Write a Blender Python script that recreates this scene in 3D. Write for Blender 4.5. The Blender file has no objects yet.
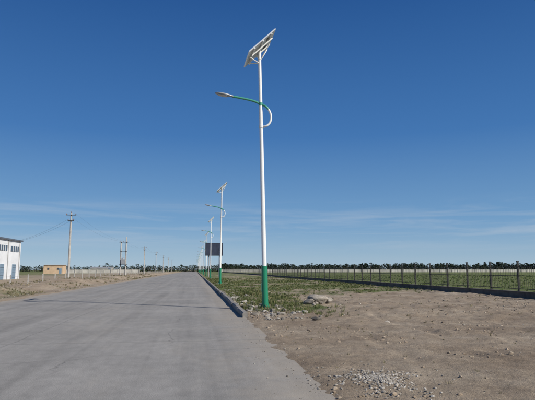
import bpy, bmesh, math, random
import numpy as np
from mathutils import Vector, Matrix, noise
random.seed(7)
S=bpy.context.scene
R=math.radians
def link(o):
    S.collection.objects.link(o); return o
# ---------------------------------------------------------------- materials
def mat(name):
    m=bpy.data.materials.new(name); m.use_nodes=True
    nt=m.node_tree; b=nt.nodes['Principled BSDF']
    return m,nt,b
def N(nt,t,**k):
    n=nt.nodes.new(t)
    for a,v in k.items():
        setattr(n,a,v)
    return n
def ramp(nt,src,stops):
    r=N(nt,'ShaderNodeValToRGB')
    e=r.color_ramp.elements
    while len(e)<len(stops): e.new(0.5)
    for i,(p,c) in enumerate(stops):
        e[i].position=p
        e[i].color=(c[0],c[1],c[2],1) if hasattr(c,'__len__') else (c,c,c,1)
    nt.links.new(src,r.inputs[0]); return r.outputs[0]
def noi(nt,vec,scale,detail=6,rough=.6,dist=0):
    n=N(nt,'ShaderNodeTexNoise'); n.inputs['Scale'].default_value=scale
    n.inputs['Detail'].default_value=detail; n.inputs['Roughness'].default_value=rough
    n.inputs['Distortion'].default_value=dist
    nt.links.new(vec,n.inputs['Vector']); return n.outputs['Fac']
def mix(nt,fac,a,b,mode='MIX'):
    m=N(nt,'ShaderNodeMix',data_type='RGBA',blend_type=mode)
    for s,v in ((0,fac),(6,a),(7,b)):
        if hasattr(v,'links') : nt.links.new(v,m.inputs[s])
        elif hasattr(v,'__len__'): m.inputs[s].default_value=(v[0],v[1],v[2],1)
        else: m.inputs[s].default_value=v
    return m.outputs[2]
def mth(nt,op,a,b=None,c=None):
    m=N(nt,'ShaderNodeMath',operation=op)
    for i,v in enumerate((a,b,c)):
        if v is None: continue
        if hasattr(v,'links'): nt.links.new(v,m.inputs[i])
        else: m.inputs[i].default_value=v
    return m.outputs[0]
def bump(nt,b,h,strength=.5,dist=.02):
    n=N(nt,'ShaderNodeBump'); n.inputs['Strength'].default_value=strength
    n.inputs['Distance'].default_value=dist
    nt.links.new(h,n.inputs['Height']); nt.links.new(n.outputs[0],b.inputs['Normal'])
def pos(nt): return N(nt,'ShaderNodeNewGeometry').outputs['Position']
def scaled(nt,v,s):
    m=N(nt,'ShaderNodeMapping'); m.inputs['Scale'].default_value=s
    nt.links.new(v,m.inputs['Vector']); return m.outputs[0]

def simple(name,col,rough=.6,metal=0,var=.12,scale=6,bmp=0):
    m,nt,b=mat(name)
    tc=N(nt,'ShaderNodeTexCoord').outputs['Object']
    f=noi(nt,tc,scale,5)
    d=[max(0,c*(1-var*1.6)) for c in col]; l=[min(1,c*(1+var)) for c in col]
    nt.links.new(ramp(nt,f,[(.3,d),(.7,l)]),b.inputs['Base Color'])
    b.inputs['Roughness'].default_value=rough; b.inputs['Metallic'].default_value=metal
    if bmp: bump(nt,b,noi(nt,tc,scale*5,4),bmp,.01)
    return m
def island(name,stops,rough=.8,trans=0):
    m,nt,b=mat(name)
    g=N(nt,'ShaderNodeNewGeometry')
    c=ramp(nt,g.outputs['Random Per Island'],stops)
    big=noi(nt,g.outputs['Position'],.5,3)
    c=mix(nt,1.0,c,ramp(nt,big,[(.3,.7),(.7,1.2)]),'MULTIPLY')
    nt.links.new(c,b.inputs['Base Color']); b.inputs['Roughness'].default_value=rough
    b.inputs['Specular IOR Level'].default_value=.2
    return m

M={}
# asphalt / worn concrete road
m,nt,b=mat('worn_asphalt'); p=pos(nt)
c=ramp(nt,noi(nt,p,.35,7,.65),[(.3,(.240,.230,.214)),(.7,(.320,.305,.282))])
st=noi(nt,scaled(nt,p,(1.1,.03,1)),1.3,6,.65,.3)
c=mix(nt,.7,c,ramp(nt,st,[(.32,.72),(.52,1.0),(.72,1.18)]),'MULTIPLY')
mott=noi(nt,scaled(nt,p,(1,.6,1)),5,8,.75)
c=mix(nt,.6,c,ramp(nt,mott,[(.3,.74),(.7,1.18)]),'MULTIPLY')
ag=noi(nt,p,70,3,.7)
c=mix(nt,.75,c,ramp(nt,ag,[(.3,.60),(.7,1.34)]),'MULTIPLY')
stn=ramp(nt,noi(nt,p,.9,6,.7,.6),[(.57,0),(.74,1)])
c=mix(nt,mth(nt,'MULTIPLY',stn,.32),c,(.15,.145,.135))
dst=ramp(nt,noi(nt,scaled(nt,p,(1,.35,1)),.5,7,.75),[(.50,0),(.75,1)])
c=mix(nt,mth(nt,'MULTIPLY',dst,.45),c,(.39,.35,.29))
sx=N(nt,'ShaderNodeSeparateXYZ'); nt.links.new(p,sx.inputs[0])
edge=mth(nt,'ABSOLUTE',mth(nt,'ADD',sx.outputs[0],3.65))
en=mth(nt,'ADD',edge,mth(nt,'MULTIPLY',mth(nt,'SUBTRACT',noi(nt,p,.9,8,.8),.5),3.0))
c=mix(nt,ramp(nt,mth(nt,'DIVIDE',en,6.0),[(.68,0),(.98,.85)]),c,(.37,.315,.245))
wp=N(nt,'ShaderNodeVectorMath',operation='ADD')
nz=N(nt,'ShaderNodeTexNoise'); nz.inputs['Scale'].default_value=.9; nz.inputs['Detail'].default_value=6
nt.links.new(p,nz.inputs['Vector'])
sc=N(nt,'ShaderNodeVectorMath',operation='SCALE'); sc.inputs['Scale'].default_value=1.1
nt.links.new(nz.outputs['Color'],sc.inputs[0])
nt.links.new(p,wp.inputs[0]); nt.links.new(sc.outputs[0],wp.inputs[1])
vo=N(nt,'ShaderNodeTexVoronoi',feature='DISTANCE_TO_EDGE'); vo.inputs['Scale'].default_value=.17
nt.links.new(wp.outputs[0],vo.inputs['Vector'])
cr=ramp(nt,vo.outputs['Distance'],[(.0,1),(.003,0)])
brk=ramp(nt,noi(nt,p,.3,3),[(.44,0),(.54,1)])
crk=mth(nt,'MULTIPLY',cr,brk)
wob=mth(nt,'MULTIPLY',mth(nt,'SUBTRACT',noi(nt,p,.7,4),.5),.22)
yy=mth(nt,'ADD',sx.outputs[1],wob)
jt=mth(nt,'ABSOLUTE',mth(nt,'SUBTRACT',mth(nt,'FRACT',mth(nt,'DIVIDE',mth(nt,'ADD',yy,2.4),9.)),.5))
jl=ramp(nt,jt,[(.0,1),(.0018,0)])
sl=ramp(nt,mth(nt,'ABSOLUTE',mth(nt,'ADD',mth(nt,'ADD',sx.outputs[0],wob),3.6)),[(.0,1),(.012,1),(.022,0)])
jn=mth(nt,'MAXIMUM',mth(nt,'MULTIPLY',jl,.38),mth(nt,'MULTIPLY',sl,.30))
al=mth(nt,'MAXIMUM',mth(nt,'MULTIPLY',crk,.45),jn)
c=mix(nt,al,c,(.08,.076,.07))
nt.links.new(c,b.inputs['Base Color']); b.inputs['Roughness'].default_value=.9
b.inputs['Specular IOR Level'].default_value=.2
bump(nt,b,mth(nt,'SUBTRACT',mth(nt,'ADD',ag,mth(nt,'MULTIPLY',mott,1.5)),al),.5,.010)
M['road']=m

# ground: dirt / grass from vertex mask
m,nt,b=mat('dirt_and_grass'); p=pos(nt)
at=N(nt,'ShaderNodeAttribute',attribute_name='grass').outputs['Fac']
c=ramp(nt,noi(nt,p,.45,9,.65),[(.28,(.270,.205,.145)),(.5,(.375,.300,.220)),(.72,(.48,.40,.305))])
c=mix(nt,.8,c,ramp(nt,noi(nt,p,2.4,9,.78),[(.3,.56),(.7,1.22)]),'MULTIPLY')
c=mix(nt,.65,c,ramp(nt,noi(nt,p,34,4,.75),[(.3,.58),(.7,1.32)]),'MULTIPLY')
vg=N(nt,'ShaderNodeTexVoronoi'); vg.inputs['Scale'].default_value=22; nt.links.new(p,vg.inputs['Vector'])
peb=ramp(nt,vg.outputs['Distance'],[(.12,1),(.22,0)])
c=mix(nt,mth(nt,'MULTIPLY',peb,.25),c,(.47,.43,.37))
g=ramp(nt,noi(nt,p,.8,9,.7),[(.3,(.070,.105,.030)),(.5,(.135,.160,.058)),(.72,(.27,.245,.135))])
g=mix(nt,.75,g,ramp(nt,noi(nt,p,7,7,.8),[(.3,.5),(.7,1.35)]),'MULTIPLY')
gm=mth(nt,'ADD',at,mth(nt,'MULTIPLY',mth(nt,'SUBTRACT',noi(nt,p,1.1,10,.8),.5),1.8))
gm=ramp(nt,gm,[(.34,0),(.72,1)])
c=mix(nt,gm,c,g)
nt.links.new(c,b.inputs['Base Color']); b.inputs['Roughness'].default_value=.95
b.inputs['Specular IOR Level'].default_value=.1
hh=mth(nt,'ADD',mth(nt,'MULTIPLY',noi(nt,p,6,7,.75),2.),mth(nt,'ADD',noi(nt,p,30,5,.8),mth(nt,'MULTIPLY',peb,.4)))
bump(nt,b,hh,.9,.03)
M['ground']=m

M['kerb']=simple('kerb_concrete',(.26,.24,.215),.9,0,.3,3,.6)
M['fbase']=simple('fence_base_concrete',(.14,.12,.10),.9,0,.3,2,.5)
def paint(name,col,dirt,amt):
    m,nt,b=mat(name); tc=N(nt,'ShaderNodeTexCoord').outputs['Object']
    f=noi(nt,scaled(nt,tc,(9,9,.8)),2.2,6,.7)
    c=mix(nt,mth(nt,'MULTIPLY',ramp(nt,f,[(.48,0),(.72,1)]),amt),col,dirt)
    nt.links.new(c,b.inputs['Base Color']); b.inputs['Roughness'].default_value=.38
    return m
M['white']=paint('white_pole_paint',(.80,.80,.78),(.50,.47,.42),.35)
M['green']=paint('green_pole_paint',(.012,.22,.115),(.06,.17,.10),.7)
M['armg']=paint('arm_green_paint',(.05,.29,.19),(.14,.30,.23),.5)
M['alu']=simple('aluminium_frame',(.72,.73,.74),.35,.3,.06,4)
M['back']=simple('solar_backsheet',(.66,.68,.70),.5,0,.06,4)
M['lampgrey']=simple('lamp_housing',(.33,.35,.37),.4,.2,.08,5)
M['lens']=simple('lamp_lens',(.45,.45,.42),.15,0,.05,5)
M['steel']=simple('dark_fence_steel',(.04,.038,.035),.6,.2,.3,4)
M['conc']=simple('pole_concrete',(.42,.40,.37),.9,0,.15,3)
M['insul']=simple('insulator',(.25,.12,.07),.3,0,.1,4)
M['wire']=simple('wire_black',(.10,.10,.10),.6)
M['wallw']=simple('white_wall_panel',(.74,.75,.76),.7,0,.08,.6)
M['wallp']=simple('pale_wall_render',(.50,.48,.43),.8,0,.2,.3)
M['trim']=simple('dark_trim',(.10,.12,.15),.6)
M['glass']=simple('window_glass',(.05,.07,.10),.1)
M['door']=simple('blue_grey_door',(.20,.28,.36),.6)
M['peach']=simple('peach_wall',(.60,.43,.28),.85,0,.1,.8)
M['roofg']=simple('grey_roof',(.30,.30,.30),.8)
M['board']=simple('billboard_face',(.035,.045,.075),.5,0,.3,.8)
M['rock']=island('rubble',[(0,(.17,.15,.125)),(.5,(.30,.27,.23)),(1,(.46,.43,.38))],.95)
M['clod']=island('dirt_clods',[(0,(.24,.185,.13)),(.5,(.34,.27,.20)),(1,(.45,.38,.29))],.95)
M['chunk']=simple('concrete_chunk',(.34,.30,.25),.95,0,.35,5,.9)
M['grass']=island('grass_blades',[(0,(.05,.08,.020)),(.45,(.09,.125,.036)),(.75,(.18,.18,.075)),(1,(.38,.32,.18))])
M['meadow']=island('meadow_blades',[(0,(.065,.12,.024)),(.5,(.11,.17,.04)),(1,(.22,.23,.09))])
M['dry']=island('dry_scrub',[(0,(.09,.10,.045)),(.5,(.18,.16,.09)),(1,(.38,.31,.20))])
M['leaf']=island('tree_leaves',[(0,(.013,.024,.016)),(.5,(.022,.036,.022)),(1,(.042,.056,.032))])
M['bark']=simple('bark',(.10,.08,.06),.95,0,.2,3)
m,nt,b=mat('solar_cells'); tc=N(nt,'ShaderNodeTexCoord').outputs['Object']
bk=N(nt,'ShaderNodeTexBrick'); bk.offset=0; bk.inputs['Scale'].default_value=1
bk.inputs['Brick Width'].default_value=.125; bk.inputs['Row Height'].default_value=.125
bk.inputs['Mortar Size'].default_value=.006
bk.inputs['Color1'].default_value=(.01,.02,.07,1); bk.inputs['Color2'].default_value=(.014,.026,.085,1); bk.inputs['Mortar'].default_value=(.3,.33,.36,1)
nt.links.new(tc,bk.inputs['Vector']); nt.links.new(bk.outputs['Color'],b.inputs['Base Color']); b.inputs['Roughness'].default_value=.12
M['cell']=m

# ---------------------------------------------------------------- mesh builder
class MB:
    def __init__(s): s.v=[];s.f=[];s.mi=[];s.mats=[];s.sm=[]
    def mid(s,k):
        if k not in s.mats: s.mats.append(k)
        return s.mats.index(k)
    def add(s,vs,fs,k,smooth=False):
        o=len(s.v); s.v+= [tuple(v) for v in vs]; i=s.mid(k)
        for f in fs: s.f.append([o+a for a in f]); s.mi.append(i); s.sm.append(smooth)
    def box(s,c,d,k,rot=None):
        vs=[Vector((x*d[0]/2,y*d[1]/2,z*d[2]/2)) for x in(-1,1) for y in(-1,1) for z in(-1,1)]
        if rot is not None: vs=[rot@v for v in vs]
        vs=[v+Vector(c) for v in vs]
        s.add(vs,[(0,1,3,2),(4,6,7,5),(0,4,5,1),(2,3,7,6),(0,2,6,4),(1,5,7,3)],k)
    def tube(s,pts,rs,k,n=12,cap=True,smooth=True):
        pts=[Vector(p) for p in pts]; rings=[]
        up=Vector((0,1,0))
        for i,p in enumerate(pts):
            d=(pts[min(i+1,len(pts)-1)]-pts[max(i-1,0)]).normalized()
            if abs(d.dot(up))>.95: up=Vector((1,0,0))
            a=d.cross(up).normalized(); b2=d.cross(a).normalized()
            rings.append([p+a*(rs[i]*math.cos(2*math.pi*j/n))+b2*(rs[i]*math.sin(2*math.pi*j/n)) for j in range(n)])
        vs=[v for r in rings for v in r]; fs=[]
        for i in range(len(pts)-1):
            for j in range(n):
                fs.append((i*n+j,i*n+(j+1)%n,(i+1)*n+(j+1)%n,(i+1)*n+j))
        s.add(vs,fs,k,smooth)
        if cap:
            s.add(rings[0],[tuple(range(n))],k); s.add(rings[-1],[tuple(range(n))[::-1]],k)
    def mesh(s,name):
        me=bpy.data.meshes.new(name); me.from_pydata(s.v,[],s.f)
        for k in s.mats: me.materials.append(M[k])
        me.polygons.foreach_set('material_index',s.mi); me.polygons.foreach_set('use_smooth',s.sm)
        me.update(); 
        if len(s.f)<30000:
            bm=bmesh.new(); bm.from_mesh(me); bmesh.ops.recalc_face_normals(bm,faces=bm.faces); bm.to_mesh(me); bm.free()
        return me
    def obj(s,name,parent=None,loc=None):
        o=link(bpy.data.objects.new(name,s.mesh(name)))
        if parent: o.parent=parent
        if loc: o.location=loc
        return o
def empty(name,loc=(0,0,0),rot=(0,0,0)):
    o=link(bpy.data.objects.new(name,None)); o.location=loc; o.rotation_euler=rot; o.empty_display_size=.3; return o
def child(name,me,parent):
    o=link(bpy.data.objects.new(name,me)); o.parent=parent; return o

# ---------------------------------------------------------------- terrain
def ss(a,b,x):
    t=min(1,max(0,(x-a)/(b-a))); return t*t*(3-2*t)
def nz2(x,y,f,seed=0): return noise.noise(Vector((x*f+seed*17.3,y*f-seed*9.1,seed*3.7)))
def ground(x,y):
    z=-.05
    if x>0.5:
        kerb=ss(15.6,16.6,y)
        e=1.52+.18*nz2(x,y,.7,1)+.12*nz2(x,y,2.7,2)+.05*nz2(x,y,9,2)
        a=ss(e-.35,e+.25,x)*(1-kerb)+ss(1.54,1.62,x)*kerb
        far=ss(2,6,x)
        h=.02+.02*kerb+.050*nz2(x,y,1.1,3)*(.35+.65*far)+.07*nz2(x,y,.28,4)*far+.032*nz2(x,y,3.6,5)*(.5+.5*far)+.018*nz2(x,y,8,6)
        h+=.030*max(0,nz2(x,y,2.3,31)-.18)*3*far
        if y<40:
            for off in (0,1.7):
                xc=3.4+off+.055*(y-4)+.25*nz2(0,y,.2,41)
                d=abs(x-xc); k=ss(-.35,.10,nz2(x,y,.5,42+off))
                h-=.024*k*math.exp(-(d/.14)**2); h+=.013*k*math.exp(-((d-.28)/.11)**2)
        z=-.05*(1-a)+h*a
        z+=.07*math.exp(-(((x-2.7)/.7)**2+((y-17.6)/1.8)**2))
        z+=.06*math.exp(-(((x-2.35)/.4)**2+((y-6.7)/.5)**2))
        z+=.10*math.exp(-(((x-5.0)/.7)**2+((y-21)/.8)**2))
        z+=.08*ss(8,12,x)*(1-ss(15,16.2,x))*(.6+.8*nz2(x,y,.5,8))
        if x>16.2: z=z*(1-ss(16.2,18,x))+(.05+.06*nz2(x,y,.3,9))*ss(16.2,18,x)
    elif x<-7.8:
        e=-8.75+.30*nz2(x,y,.5,11)+.12*nz2(x,y,2,12)
        a=1-ss(e-.3,e+.3,x)
        h=.04+.03*nz2(x,y,1.3,13)
        berm=(1-ss(-11.6,-10,x))*ss(-16,-13.4,x)
        h+=berm*(.36+.30*nz2(x,y,.22,14)+.14*nz2(x,y,.9,15))
        h+=.08*nz2(x,y,.15,16)
        z=-.05*(1-a)+h*a
    return z
def grassmask(x,y):
    if x>16.4: g=.92+.30*nz2(x,y,.08,21)
    elif x>1.5:
        lim=19+6*nz2(x,y,.25,22)+ (x-2)*.55
        g=ss(lim-3,lim+15,y)*(.64+.6*nz2(x,y,.22,23)+.3*nz2(x,y,.9,27))
        if x<5: g=max(g,ss(15.5,19,y)*(.62+.6*nz2(x,y,.6,24)))
    elif x<-9: 
        g=.25+.35*nz2(x,y,.3,25)+.35*ss(20,60,-x)
    else: g=.2
    g+=.25*ss(120,400,y)
    return g
def lin(a,b,n): return list(np.linspace(a,b,n,endpoint=False))
xs=[-4000,-2500,-1500,-900,-600,-400,-280,-200,-140,-100,-75,-55,-42,-34,-28,-24]+lin(-21,-8,52)+lin(-8,.8,6)+lin(.8,3.2,48)+lin(3.2,9,90)+lin(9,18,70)+lin(18,30,30)+[30,32,35,38,42,47,53,60,70,85,100,130,170,220,300,400,600,900,1500,2500,4000]
ys=[-300,-100,-40,-20,-10,-5]; y=-3.
while y<120: ys.append(y); y+= .25 if y<3.5 else max(.06,.0095*y)
while y<5000: ys.append(y); y*=1.12
ys.append(6000)
nx,ny=len(xs),len(ys)
V=np.zeros((ny,nx,3)); G=np.zeros((ny,nx))
for j,y in enumerate(ys):
    for i,x in enumerate(xs):
        V[j,i]=(x,y,ground(x,y) if y<1500 else -.05); G[j,i]=grassmask(x,y)
me=bpy.data.meshes.new('ground')
idx=np.arange(nx*ny).reshape(ny,nx)
F=np.stack([idx[:-1,:-1],idx[:-1,1:],idx[1:,1:],idx[1:,:-1]],-1).reshape(-1,4)
me.vertices.add(nx*ny); me.vertices.foreach_set('co',V.reshape(-1))
me.loops.add(F.size); me.loops.foreach_set('vertex_index',F.reshape(-1))
me.polygons.add(len(F)); me.polygons.foreach_set('loop_start',np.arange(0,F.size,4)); me.polygons.foreach_set('loop_total',np.full(len(F),4))
me.polygons.foreach_set('use_smooth',np.ones(len(F),bool))
me.update(calc_edges=True); me.validate()
a=me.attributes.new('grass','FLOAT','POINT'); a.data.foreach_set('value',G.reshape(-1))
me.materials.append(M['ground'])
link(bpy.data.objects.new('ground',me))

# road sheet
rb=MB(); rb.add([(-9.1,-60,0),(1.62,-60,0),(1.62,1500,0),(-9.1,1500,0)],[(0,1,2,3)],'road'); rb.obj('road')

# kerb stones
kb=MB(); y=16.2; i=0
while y<420:
    L=1.0 if y<120 else 6
    j=random.uniform(-.02,.02); t=random.uniform(-.03,.02)
    if 22<y<120 and random.random()<.02: y+=L; continue
    rot=Matrix.Rotation(random.uniform(-.02,.02),3,'Z')@Matrix.Rotation(random.uniform(-.06,.06),3,'Y')@Matrix.Rotation(random.uniform(-.02,.02),3,'X')
    w=.15; h=.42
    prof=[(-w/2,-h/2),(w/2,-h/2),(w/2,h/2),(-w/2+.03,h/2),(-w/2,h/2-.03)]
    vs=[]
    for yy in(-L/2+.012,L/2-.012):
        for (px,pz) in prof: vs.append(rot@Vector((px,yy,pz))+Vector((1.56+j,y+L/2,-.035+t*.6)))
    kb.add(vs,[(0,1,2,3,4),(9,8,7,6,5)]+[(k,(k+1)%5,5+(k+1)%5,5+k) for k in range(5)],'kerb')
    y+=L
kb.obj('kerb')

# ---------------------------------------------------------------- street lamps
pole=MB()
pole.tube([(0,0,-.2),(0,0,1.63)],[.120,.113],'green',20)
pole.tube([(0,0,1.63),(0,0,1.67),(0,0,5.9),(0,0,9.75)],[.090,.088,.074,.058],'white',20)
pole.box((0,0,.06),(.42,.42,.03),'green')
for a_,b_ in((.15,.15),(-.15,.15),(.15,-.15),(-.15,-.15)): pole.tube([(a_,b_,.07),(a_,b_,.14)],[.018,.018],'lampgrey',6)
for q in range(4):
    r_=Matrix.Rotation(q*math.pi/2,3,'Z'); vs=[r_@Vector(v) for v in((.115,-.006,.075),(.2,-.006,.075),(.12,-.006,.3),(.115,.006,.075),(.2,.006,.075),(.12,.006,.3))]
    pole.add(vs,[(0,1,2),(5,4,3),(0,3,4,1),(1,4,5,2)],'green')
pole.box((-.108,0,.85),(.03,.11,.3),'green')
pole.tube([(0,0,6.86),(0,0,6.98)],[.087,.087],'white',16); pole.tube([(0,0,7.75),(0,0,7.86)],[.082,.082],'armg',16)
pole_me=pole.mesh('pole')
arm=MB()
ctrl=[(.06,6.90),(.20,6.93),(.31,7.03),(.37,7.20),(.36,7.40),(.28,7.58),(.14,7.72),(-.02,7.82),(-.25,7.92),(-.55,7.99),(-.90,8.05),(-1.10,8.08)]
def cr_(P,n=5):
    out=[]
    for i in range(len(P)-1):
        p0=P[max(i-1,0)];p1=P[i];p2=P[i+1];p3=P[min(i+2,len(P)-1)]
        for k in range(n):
            t=k/n
            out.append(tuple(.5*((2*p1[d])+(-p0[d]+p2[d])*t+(2*p0[d]-5*p1[d]+4*p2[d]-p3[d])*t*t+(-p0[d]+3*p1[d]-3*p2[d]+p3[d])*t**3) for d in range(2)))
    out.append(P[-1]); return out
cc=[(x,-.10*ss(.0,.2,x) if x>0 else 0,z) for x,z in cr_(ctrl)]
k1=next(i for i,c_ in enumerate(cc) if c_[0]<.30 and i>20)
arm.tube(cc[:k1+1],[.040]*(k1+1),'white',12)
arm.tube(cc[k1:],[.044]*(len(cc)-k1),'armg',12)
arm_me=arm.mesh('arm')
hd=MB(); prof=[(-1.05,.05,.045),(-1.16,.07,.06),(-1.3,.13,.075),(-1.5,.15,.075),(-1.66,.12,.055),(-1.74,.05,.02)]
vs=[];n=10
for (x,wy,hz) in prof:
    zc=8.07+(-1.05-x)*.17
    for j in range(n):
        an=2*math.pi*j/n; sz=math.sin(an); vs.append((x,wy*math.cos(an),zc+(hz*sz if sz>0 else hz*.45*sz)))
fs=[(i*n+j,i*n+(j+1)%n,(i+1)*n+(j+1)%n,(i+1)*n+j) for i in range(len(prof)-1) for j in range(n)]+[tuple(range(n)),tuple(range(5*n,6*n))[::-1]]
hd.add(vs,fs,'lampgrey',True)
rt=Matrix.Rotation(math.atan(.17),3,'Y')
hd.box((-1.47,0,8.07+.42*.17-.04),(.34,.19,.022),'lens',rt)
head_me=hd.mesh('lamp_head')
pn=MB(); W=1.40; Lp=.76
for sy in(-.39,.39):
    pn.box((0,sy,.0),(W-.05,Lp-.05,.012),'back'); pn.box((0,sy,.012),(W-.05,Lp-.05,.008),'cell')
    for e in(-1,1):
        pn.box((e*(W/2-.0125),sy,0),(.025,Lp,.045),'alu'); pn.box((0,sy+e*(Lp/2-.0125),0),(W-.054,.025,.045),'alu')
    pn.box((0,sy,-.008),(W-.06,.02,.004),'alu')
    pn.box((.35,sy,-.022),(.11,.14,.025),'wire')
for ex in(-.45,0,.45): pn.box((ex,0,-.047),(.045,1.56,.045),'white')
for ey in(-.3,.3): pn.box((0,ey,-.0925),(1.1,.045,.044),'white')
pan_me=pn.mesh('solar_panels')
br=MB(); 
br.tube([(0,0,9.6),(0,0,9.93)],[.07,.07],'white',14)
for sy in(-.3,.3):
    br.tube([(.02,0,9.55),(.36,sy,10.16)],[.02,.02],'white',8)
    br.tube([(-.02,0,9.45),(-.42,sy,9.55)],[.02,.02],'white',8)
br.box((0,0,9.93),(.05,.66,.05),'white')
br_me=br.mesh('panel_bracket')
tilt=R(43)
for k in range(14):
    yy=19.2+35*k
    e=empty('street_lamp',(2.57+random.uniform(-.03,.03)*(k>0),yy,-.03 if k==0 else .02))
    e.rotation_euler=(0,R(-1.35) if k==0 else R(random.uniform(-.5,.5)),R(random.uniform(-2,2)))
    child('pole',pole_me,e); child('arm',arm_me,e); child('lamp_head',head_me,e); child('panel_bracket',br_me,e)
    po=child('solar_panels',pan_me,e); po.location=(.0,0,10.06); po.rotation_euler=(0,-tilt,0)

# ---------------------------------------------------------------- metal fence on low wall
fb=MB(); fx=16.5; y=4.
fb.box((fx,160,.12),(.22,330,.42),'fbase'); fb.box((fx,160,.35),(.28,330,.04),'fbase')
fb.obj('fence_base_wall')
fe=MB(); y=-3
while y<320:
    lean=random.uniform(-.02,.02)
    r_=Matrix.Rotation(lean,3,'X')
    fe.box((fx,y,1.12),(.08,.08,1.5),'steel',r_); fe.box((fx,y-lean*.75,1.90),(.11,.11,.05),'steel')
    for z in(.50,1.15,1.62): fe.box((fx,y+1.275,z+random.uniform(-.01,.01)),(.028,2.46,.03),'steel')
    if y<110:
        for q in range(1,16): fe.box((fx,y+q*2.55/16,1.06),(.009,.009,1.14),'steel')
    y+=2.55
fe.obj('metal_fence')
lf=MB(); y=22.
while y<260:
    lf.box((-14.6,y,.60),(.09,.09,.95),'conc',Matrix.Rotation(random.uniform(-.09,.09),3,'X'))
    for z in(.62,.92): lf.box((-14.6,y+2.25,z),(.008,4.44,.008),'wire')
    y+=4.5
lf.obj('wire_fence')

# ---------------------------------------------------------------- utility poles
up=MB()
up.tube([(0,0,-.5),(0,0,8.0)],[.15,.09],'conc',14)
for z,w in((7.75,1.15),(7.1,.7)):
    up.box((0,-.12,z),(w,.06,.07),'steel')
    for x in(-w/2+.06,w/2-.06): up.tube([(x,-.12,z+.03),(x,-.12,z+.10),(x,-.12,z+.18)],[.025,.045,.025],'insul',8)
up.tube([(0,0,8.0),(0,0,8.16)],[.03,.04],'insul',8)
up_me=up.mesh('utility_pole')
tp=MB()
for x in(-.5,.5): tp.tube([(x,0,-.5),(x,0,7.6+x)],[.16,.11],'conc',12)
tp.box((0,-.17,7.0),(1.7,.08,.1),'steel'); tp.box((0,-.17,5.2),(1.4,.08,.1),'steel'); tp.box((0,0,2.5),(1.6,.9,.1),'steel')
tp.box((0,-.25,3.1),(.7,.6,1.0),'lampgrey'); tp.tube([(0,-.25,3.6),(0,-.25,3.75)],[.3,.2],'lampgrey',10)
for x in(-.2,0,.2): tp.tube([(x,-.25,3.72),(x,-.25,3.95)],[.05,.04],'insul',8)
for x in(-.7,.0,.7): tp.tube([(x,-.17,7.05),(x,-.17,7.22)],[.05,.03],'insul',8)
tp_me=tp.mesh('transformer_pole')
UX=-14.3; upy=[-26,18.5-0,62.5,108,152,197,242,287,332]
for i,y in enumerate(upy):
    if y==18.5: continue
    o=link(bpy.data.objects.new('transformer_pole' if i==3 else 'utility_pole',tp_me if i==3 else up_me)); o.location=(UX,y,0)
wr=MB()
def wire(a,b,sag,r=.005):
    pts=[]
    for k in range(17):
        t=k/16; q=Vector(a).lerp(Vector(b),t); q.z-=sag*4*t*(1-t); pts.append(q)
    wr.tube(pts,[r]*17,'wire',4,False)
for i in range(2,len(upy)-1):
    za=7.2 if i==3 else 7.92; zb=7.2 if i+1==3 else 7.92
    for x in(-.5,.5): wire((UX+x,upy[i]-.13,za),(UX+x,upy[i+1]-.13,zb),.7)
for x in(-.3,.3): wire((UX+x,62.4,7.27),(-28.35,83+x,5.4),.5,.008)
wr.obj('power_line')

# ---------------------------------------------------------------- buildings on the left
wb=empty('warehouse_building')
b_=MB(); b_.box((-38.4,67,3.0),(20,47,6.1),'wallw'); b_.obj('walls',wb)
b_=MB(); b_.box((-38.4,67,6.14),(20.5,47.5,.22),'trim'); b_.add([(-48.6,43.4,6.25),(-28.2,43.4,6.25),(-28.2,90.6,6.25),(-48.6,90.6,6.25),(-38.4,43.4,7.2),(-38.4,90.6,7.2)],[(0,4,5,3),(4,1,2,5),(0,1,4),(2,3,5)],'wallw'); b_.obj('roof',wb)
b_=MB();d_=MB()
yc=87.6
while yc>46:
    b_.box((-28.38,yc,4.75),(.06,3.6,.85),'glass')
    for q in(-.9,0,.9): b_.box((-28.33,yc+q,4.75),(.05,.07,.85),'wallw')
    d_.box((-28.37,yc,1.2),(.08,1.6,2.3),'door')
    for q in range(6): d_.box((-28.32,yc,.3+q*.38),(.03,1.5,.03),'trim')
    d_.box((-28.36,yc+2.2,3.0),(.1,.10,6.0),'roofg')
    yc-=5.2
b_.obj('windows',wb); d_.obj('doors',wb)

def shed(name,c,d,wm,rm,rise=.8,doors=2):
    e=empty(name,c)
    w,l,h=d
    b=MB(); b.box((0,0,h/2),(w,l,h),wm); b.obj('walls',e)
    b=MB(); ov=.3
    b.add([(-w/2-ov,-l/2-ov,h+.003),(w/2+ov,-l/2-ov,h+.003),(w/2+ov,l/2+ov,h+.003),(-w/2-ov,l/2+ov,h+.003),(-w/2-ov,0,h+rise),(w/2+ov,0,h+rise)],[(0,1,5,4),(4,5,2,3),(0,4,3),(1,2,5)],rm); b.obj('roof',e)
    b=MB()
    for k in range(doors):
        x=-w/2+(k+.5)*w/doors
        b.box((x,-l/2-.03,h*.6),(w/doors*.2,.08,h*.22),'glass')
    b.box((w/2-.9,-l/2-.04,1.05),(.9,.1,2.0),'door'); b.obj('openings',e)
    return e
def cam2w(xc,yc): return (xc*.9906+yc*.1369, -xc*.1369+yc*.9906)
x,y=cam2w(-81,200); s_=shed('storage_shed',(x,y,0),(7.0,5,3.2),'peach','peach',.25,2)
x,y=cam2w(-74,235); shed('farm_house',(x,y,0),(9,6,2.4),'wallp','roofg',.5,3)
b=MB(); b.box((-44,235,.8),(40,.3,1.6),'wallp'); b.box((-44,235,1.64),(40.2,.44,.1),'wallp')
for k in range(14): b.box((-63+k*3,234.8,.85),(.35,.2,1.7),'wallp')
b.obj('boundary_wall')

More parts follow.
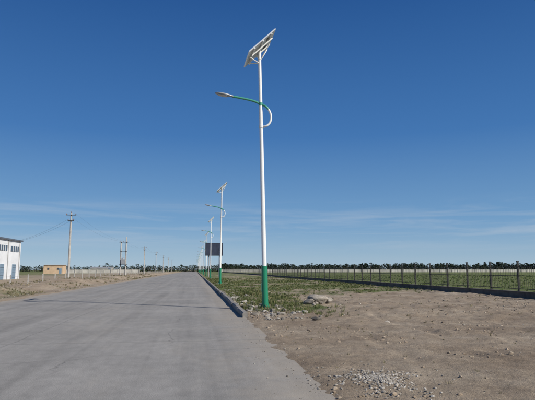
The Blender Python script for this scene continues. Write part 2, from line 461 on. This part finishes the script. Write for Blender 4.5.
# long pale low wall far across the field on the right
b=MB()
b.box((190,318,.9),(350,.35,1.8),'wallp')
for k in range(88): b.box((15.5+k*4,317.75,.95),(.4,.2,1.9),'wallp')
b.box((190,318,1.85),(350.4,.5,.1),'wallp')
b.obj('boundary_wall')

# ---------------------------------------------------------------- billboard
bb=empty('billboard',(3.9,110,0))
b=MB()
b.box((0,0,5.75),(3.5,.22,2.5),'board'); b.obj('panel',bb)
b=MB()
for e in(-1,1):
    b.box((e*1.79,0,5.75),(.08,.26,2.66),'steel'); b.box((0,0,5.75+e*1.29),(3.5,.26,.08),'steel')
b.obj('frame',bb)
b=MB()
for e in(-1,1): b.tube([(e*1.1,.25,0),(e*1.1,.25,6.9)],[.10,.09],'lampgrey',12)
for z in(4.9,6.5): b.box((0,.16,z),(3.3,.07,.1),'steel')
b.obj('posts',bb)

# ---------------------------------------------------------------- trees mass on the horizon
def treeline(name,pts,hmin,hmax,leafs=130,ls=.75,grow=0):
    vs=[];fs=[]
    T=MB()
    for (x,y) in pts:
        mod=.45+.55*nz2(x,0,.03,61)+.4*nz2(x,0,.10,62)
        h=(hmin+(hmax-hmin)*min(1,max(0,mod+random.gauss(0,.15))))*(1+grow*ss(60,330,x)); pop=random.random()<.2
        if random.random()<.03: h*=1.25
        w=h*(.3 if pop else .66)*random.uniform(.8,1.25)
        T.tube([(x,y,-.1),(x+random.uniform(-.2,.2),y,h*.45),(x,y,h*.8)],[.18,.12,.04],'bark',5,False)
        for q in range(3):
            an=random.uniform(0,6.28); T.tube([(x,y,h*.35),(x+w*.6*math.cos(an),y+w*.6*math.sin(an),h*.62)],[.07,.03],'bark',4,False)
        for _ in range(leafs):
            t=random.random()
            pr=math.sin(math.pi*min(1,(t*.70+.28)))**.7
            px=x+w*pr*random.gauss(0,.55); py=y+w*pr*random.gauss(0,.5); pz=h*(.0+1.0*t)
            s=ls*random.uniform(.5,1.3)*h/6
            a=Vector((random.gauss(0,1),random.gauss(0,1),random.gauss(0,1))).normalized()
            b2=a.orthogonal().normalized(); c2=a.cross(b2); o=len(vs); P=Vector((px,py,pz))
            vs+= [P+b2*s*.5,P+c2*s*.35,P-b2*s*.5,P-c2*s*.35]; fs.append((o,o+1,o+2,o+3))
    T.add(vs,fs,'leaf')
    return T.obj(name)
pts=[]
for k in range(680):
    t=k/680; xx=20+t*430+random.uniform(-1,1); yy=460-110*t+random.uniform(-14,14); pts.append((xx,yy))
treeline('tree_line',pts,4.3,7.6,110,.95,.18)
pts=[(-290+k*.9+random.uniform(-1,1),400+random.uniform(-12,12)) for k in range(365)]
treeline('tree_line',pts,3.3,5.2,75,1.0)

# ---------------------------------------------------------------- grass, scrub
def tufts(name,n,area,dens,hr,k,blades=11,wid=.004):
    vs=[];fs=[];cnt=0
    while cnt<n:
        x,y=area()
        if random.random()>dens(x,y): cnt+=.25; continue
        cnt+=1; z=ground(x,y)-.01; hh=random.uniform(*hr); sp=hh*random.uniform(.5,1.3); D=math.hypot(x,y)
        w=max(wid,D*.00025)
        for _ in range(blades):
            an=random.uniform(0,6.28); rr=random.uniform(0,sp*.5); bx=x+rr*math.cos(an); by=y+rr*math.sin(an)
            h=hh*random.uniform(.5,1.1); an2=an+random.gauss(0,.6); ln=sp*random.uniform(.2,1.)
            tx=bx+ln*math.cos(an2); ty=by+ln*math.sin(an2); pa=random.uniform(0,6.28); dx,dy=w*math.cos(pa),w*math.sin(pa)
            mx,my=bx+(tx-bx)*.35,by+(ty-by)*.35
            o=len(vs); vs+=[(bx-dx,by-dy,z),(bx+dx,by+dy,z),(mx+dx,my+dy,z+h*.65),(mx-dx,my-dy,z+h*.65),(tx,ty,z+h)]
            fs+=[(o,o+1,o+2,o+3),(o+3,o+2,o+4)]
    b=MB(); b.add(vs,fs,k); return b.obj(name)
def a1():
    y=16.5+ (random.random()**1.5)*75; return (random.uniform(1.75,16),y)
def d1(x,y): return min(1,max(0,(grassmask(x,y)+.6*nz2(x,y,.8,71)-.30)*1.6))
tufts('weeds',7000,a1,d1,(.03,.14),'grass',12)
def a1b():
    return (random.gauss(3.0,1.1),random.uniform(15.8,36))
tufts('weeds',950,a1b,lambda x,y:max(0,.5+1.5*nz2(x,y,.9,72)) if x>1.75 else 0,(.05,.22),'grass',16)
def a2():
    y=12+(random.random()**1.5)*120; return (16.8+ (random.random()**1.3)*70,y)
tufts('meadow_grass',7500,a2,lambda x,y:max(0,.65+1.2*nz2(x,y,.25,73)),(.06,.20),'meadow',10,.007)
def a3():
    return (random.uniform(-21,-9.2),14+(random.random()**1.4)*120)
tufts('dry_scrub',2600,a3,lambda x,y:min(1,max(.03,.3+1.3*nz2(x,y,.3,25))),(.05,.20),'dry',12)
def a4():
    return (random.uniform(1.9,15),random.uniform(5,26))
tufts('dry_scrub',420,a4,lambda x,y:.5+.8*nz2(x,y,.5,77),(.02,.08),'dry',12,.002)

# ---------------------------------------------------------------- stones
bm=bmesh.new(); bmesh.ops.create_icosphere(bm,subdivisions=1,radius=1); I1=[v.co.copy() for v in bm.verts]; F1=[[v.index for v in f.verts] for f in bm.faces]; bm.free()
bm=bmesh.new(); bmesh.ops.create_icosphere(bm,subdivisions=3,radius=1); I3=[v.co.copy() for v in bm.verts]; F3=[[v.index for v in f.verts] for f in bm.faces]; bm.free()
def stone(B,x,y,r,k='rock',flat=.6,sink=.3,hi=False,z0=None):
    I,F_=(I3,F3) if hi else (I1,F1)
    sx,sy,sz=r*random.uniform(.7,1.4),r*random.uniform(.7,1.3),r*flat*random.uniform(.7,1.2)
    q=Matrix.Rotation(random.uniform(0,6.28),3,'Z')@Matrix.Rotation(random.uniform(-.4,.4),3,'X'); sd=random.uniform(0,99)
    z=(ground(x,y) if z0 is None else z0); z=max(z,0 if x<1.62 else -1)
    cuts=[]
    if hi:
        for _ in range(9):
            cuts.append((Vector((random.gauss(0,1),random.gauss(0,1),random.gauss(0,1))).normalized(),random.uniform(.55,.85)))
    vs=[]
    for v in I:
        u=v.copy()
        if hi:
            for nn,dd in cuts:
                q_=u.dot(nn)-dd
                if q_>0: u-=nn*q_
            d=1+.05*noise.noise(v*5+Vector((sd,0,0)))
        else: d=random.uniform(.75,1.2)
        u=Vector((u.x*sx*d,u.y*sy*d,u.z*sz*d)); u=q@u
        vs.append(u+Vector((x,y,z+sz*(1-2*sink)*.8)))
    B.add(vs,F_,k)
B=MB()
for _ in range(1500):
    y=4.5+(random.random()**1.5)*22; x=1.45+random.random()**1.2*13
    stone(B,x,y,.005+.015*random.random()**4)
for _ in range(450):
    y=4+random.random()**1.4*18; x=1.55-abs(random.gauss(0,.28)); stone(B,x,y,.004+.010*random.random()**3,sink=.1)
for _ in range(1500):
    y=12+random.random()*40; x=-9-random.random()*6; stone(B,x,y,.01+.05*random.random()**4)
B.obj('pebbles')
B=MB()
n_=0
while n_<4600:
    y=4.5+(random.random()**1.2)*22; x=1.6+random.random()*14
    if random.random()>max(.03,.2+2.0*nz2(x,y,.45,81)): continue
    n_+=1; stone(B,x,y,.006+.036*random.random()**4,'clod',.65,.38)
B.obj('dirt_clods')
B=MB()
for _ in range(1100):
    a=random.uniform(0,6.28); r=abs(random.gauss(0,.33)); stone(B,2.35+r*math.cos(a)*(1+.3*math.sin(3*a)),6.7+r*math.sin(a)*1.5,random.uniform(.006,.024),sink=.25)
B.obj('gravel_heap')
B=MB()
for _ in range(190):
    x=random.gauss(2.5,.48); y=random.uniform(15.0,21)
    if x<1.8: x=1.8+random.random()*.8
    stone(B,x,y,.025+.11*random.random()**2.5,hi=random.random()<.6,sink=.25)
for _ in range(130):
    stone(B,max(1.75,random.gauss(2.1,.28)),random.uniform(20,38),.03+.12*random.random()**2,sink=.22,hi=random.random()<.4)
for _ in range(60):
    stone(B,random.uniform(2.5,14),random.uniform(10,26),.02+.06*random.random()**3,sink=.3)
B.obj('rubble_stones')
B=MB(); stone(B,5.0,21.0,.42,'chunk',.72,.20,True); stone(B,5.42,20.95,.26,'chunk',.7,.2,True); stone(B,4.55,20.8,.22,'chunk',.7,.2,True)
for _ in range(14): stone(B,random.gauss(5,.5),random.gauss(20.8,.3),random.uniform(.04,.10),'chunk',.7,.25)
B.obj('concrete_rubble_block')

# ---------------------------------------------------------------- light, sky
az=R(128.5); el=R(37)
sd=Vector((math.sin(az)*math.cos(el),math.cos(az)*math.cos(el),math.sin(el)))
L=bpy.data.lights.new('sun','SUN'); L.energy=5.0; L.angle=R(.5); L.color=(1,.95,.86)
lo=link(bpy.data.objects.new('sun',L)); lo.rotation_euler=sd.to_track_quat('Z','Y').to_euler(); lo.location=(30,-30,40)
w=bpy.data.worlds.new('World'); S.world=w; w.use_nodes=True; nt=w.node_tree
bg=nt.nodes['Background']; bg.inputs['Strength'].default_value=.085
sky=N(nt,'ShaderNodeTexSky',sky_type='NISHITA',sun_disc=False); sky.sun_elevation=el; sky.sun_rotation=az
sky.altitude=1000; sky.air_density=1.0; sky.dust_density=.4; sky.ozone_density=3.0
tc=N(nt,'ShaderNodeTexCoord').outputs['Generated']
sep=N(nt,'ShaderNodeSeparateXYZ'); nt.links.new(tc,sep.inputs[0])
k_=1/.085
gr=ramp(nt,sep.outputs[2],[(0,(.37,.51,.65)),(.03,(.28,.44,.61)),(.09,(.155,.33,.57)),(.25,(.046,.175,.45)),(.48,(.014,.090,.305)),(1,(.010,.050,.20))])
vs_=N(nt,'ShaderNodeVectorMath',operation='SCALE'); vs_.inputs['Scale'].default_value=k_; nt.links.new(gr,vs_.inputs[0])
base=mix(nt,.85,sky.outputs[0],vs_.outputs[0])
n1=noi(nt,scaled(nt,tc,(2.2,2.2,30)),1.6,7,.6,.4)
n1=ramp(nt,n1,[(.45,0),(.72,1)])
band=ramp(nt,sep.outputs[2],[(.025,0),(.065,1),(.10,.8),(.135,0)])
cf=mth(nt,'MULTIPLY',mth(nt,'MULTIPLY',n1,band),.55)
c=mix(nt,cf,base,(5.4,6.3,7.4))
nt.links.new(c,bg.inputs['Color'])

cam=bpy.data.cameras.new('camera'); cam.lens=35.0; cam.sensor_width=36; cam.clip_end=9000; cam.clip_start=.05
co=link(bpy.data.objects.new('camera',cam)); co.location=(0,0,1.45); co.rotation_euler=(R(90+7.67),0,R(-7.87))
S.camera=co
S.view_settings.view_transform='Standard'; S.view_settings.look='None'; S.view_settings.exposure=0
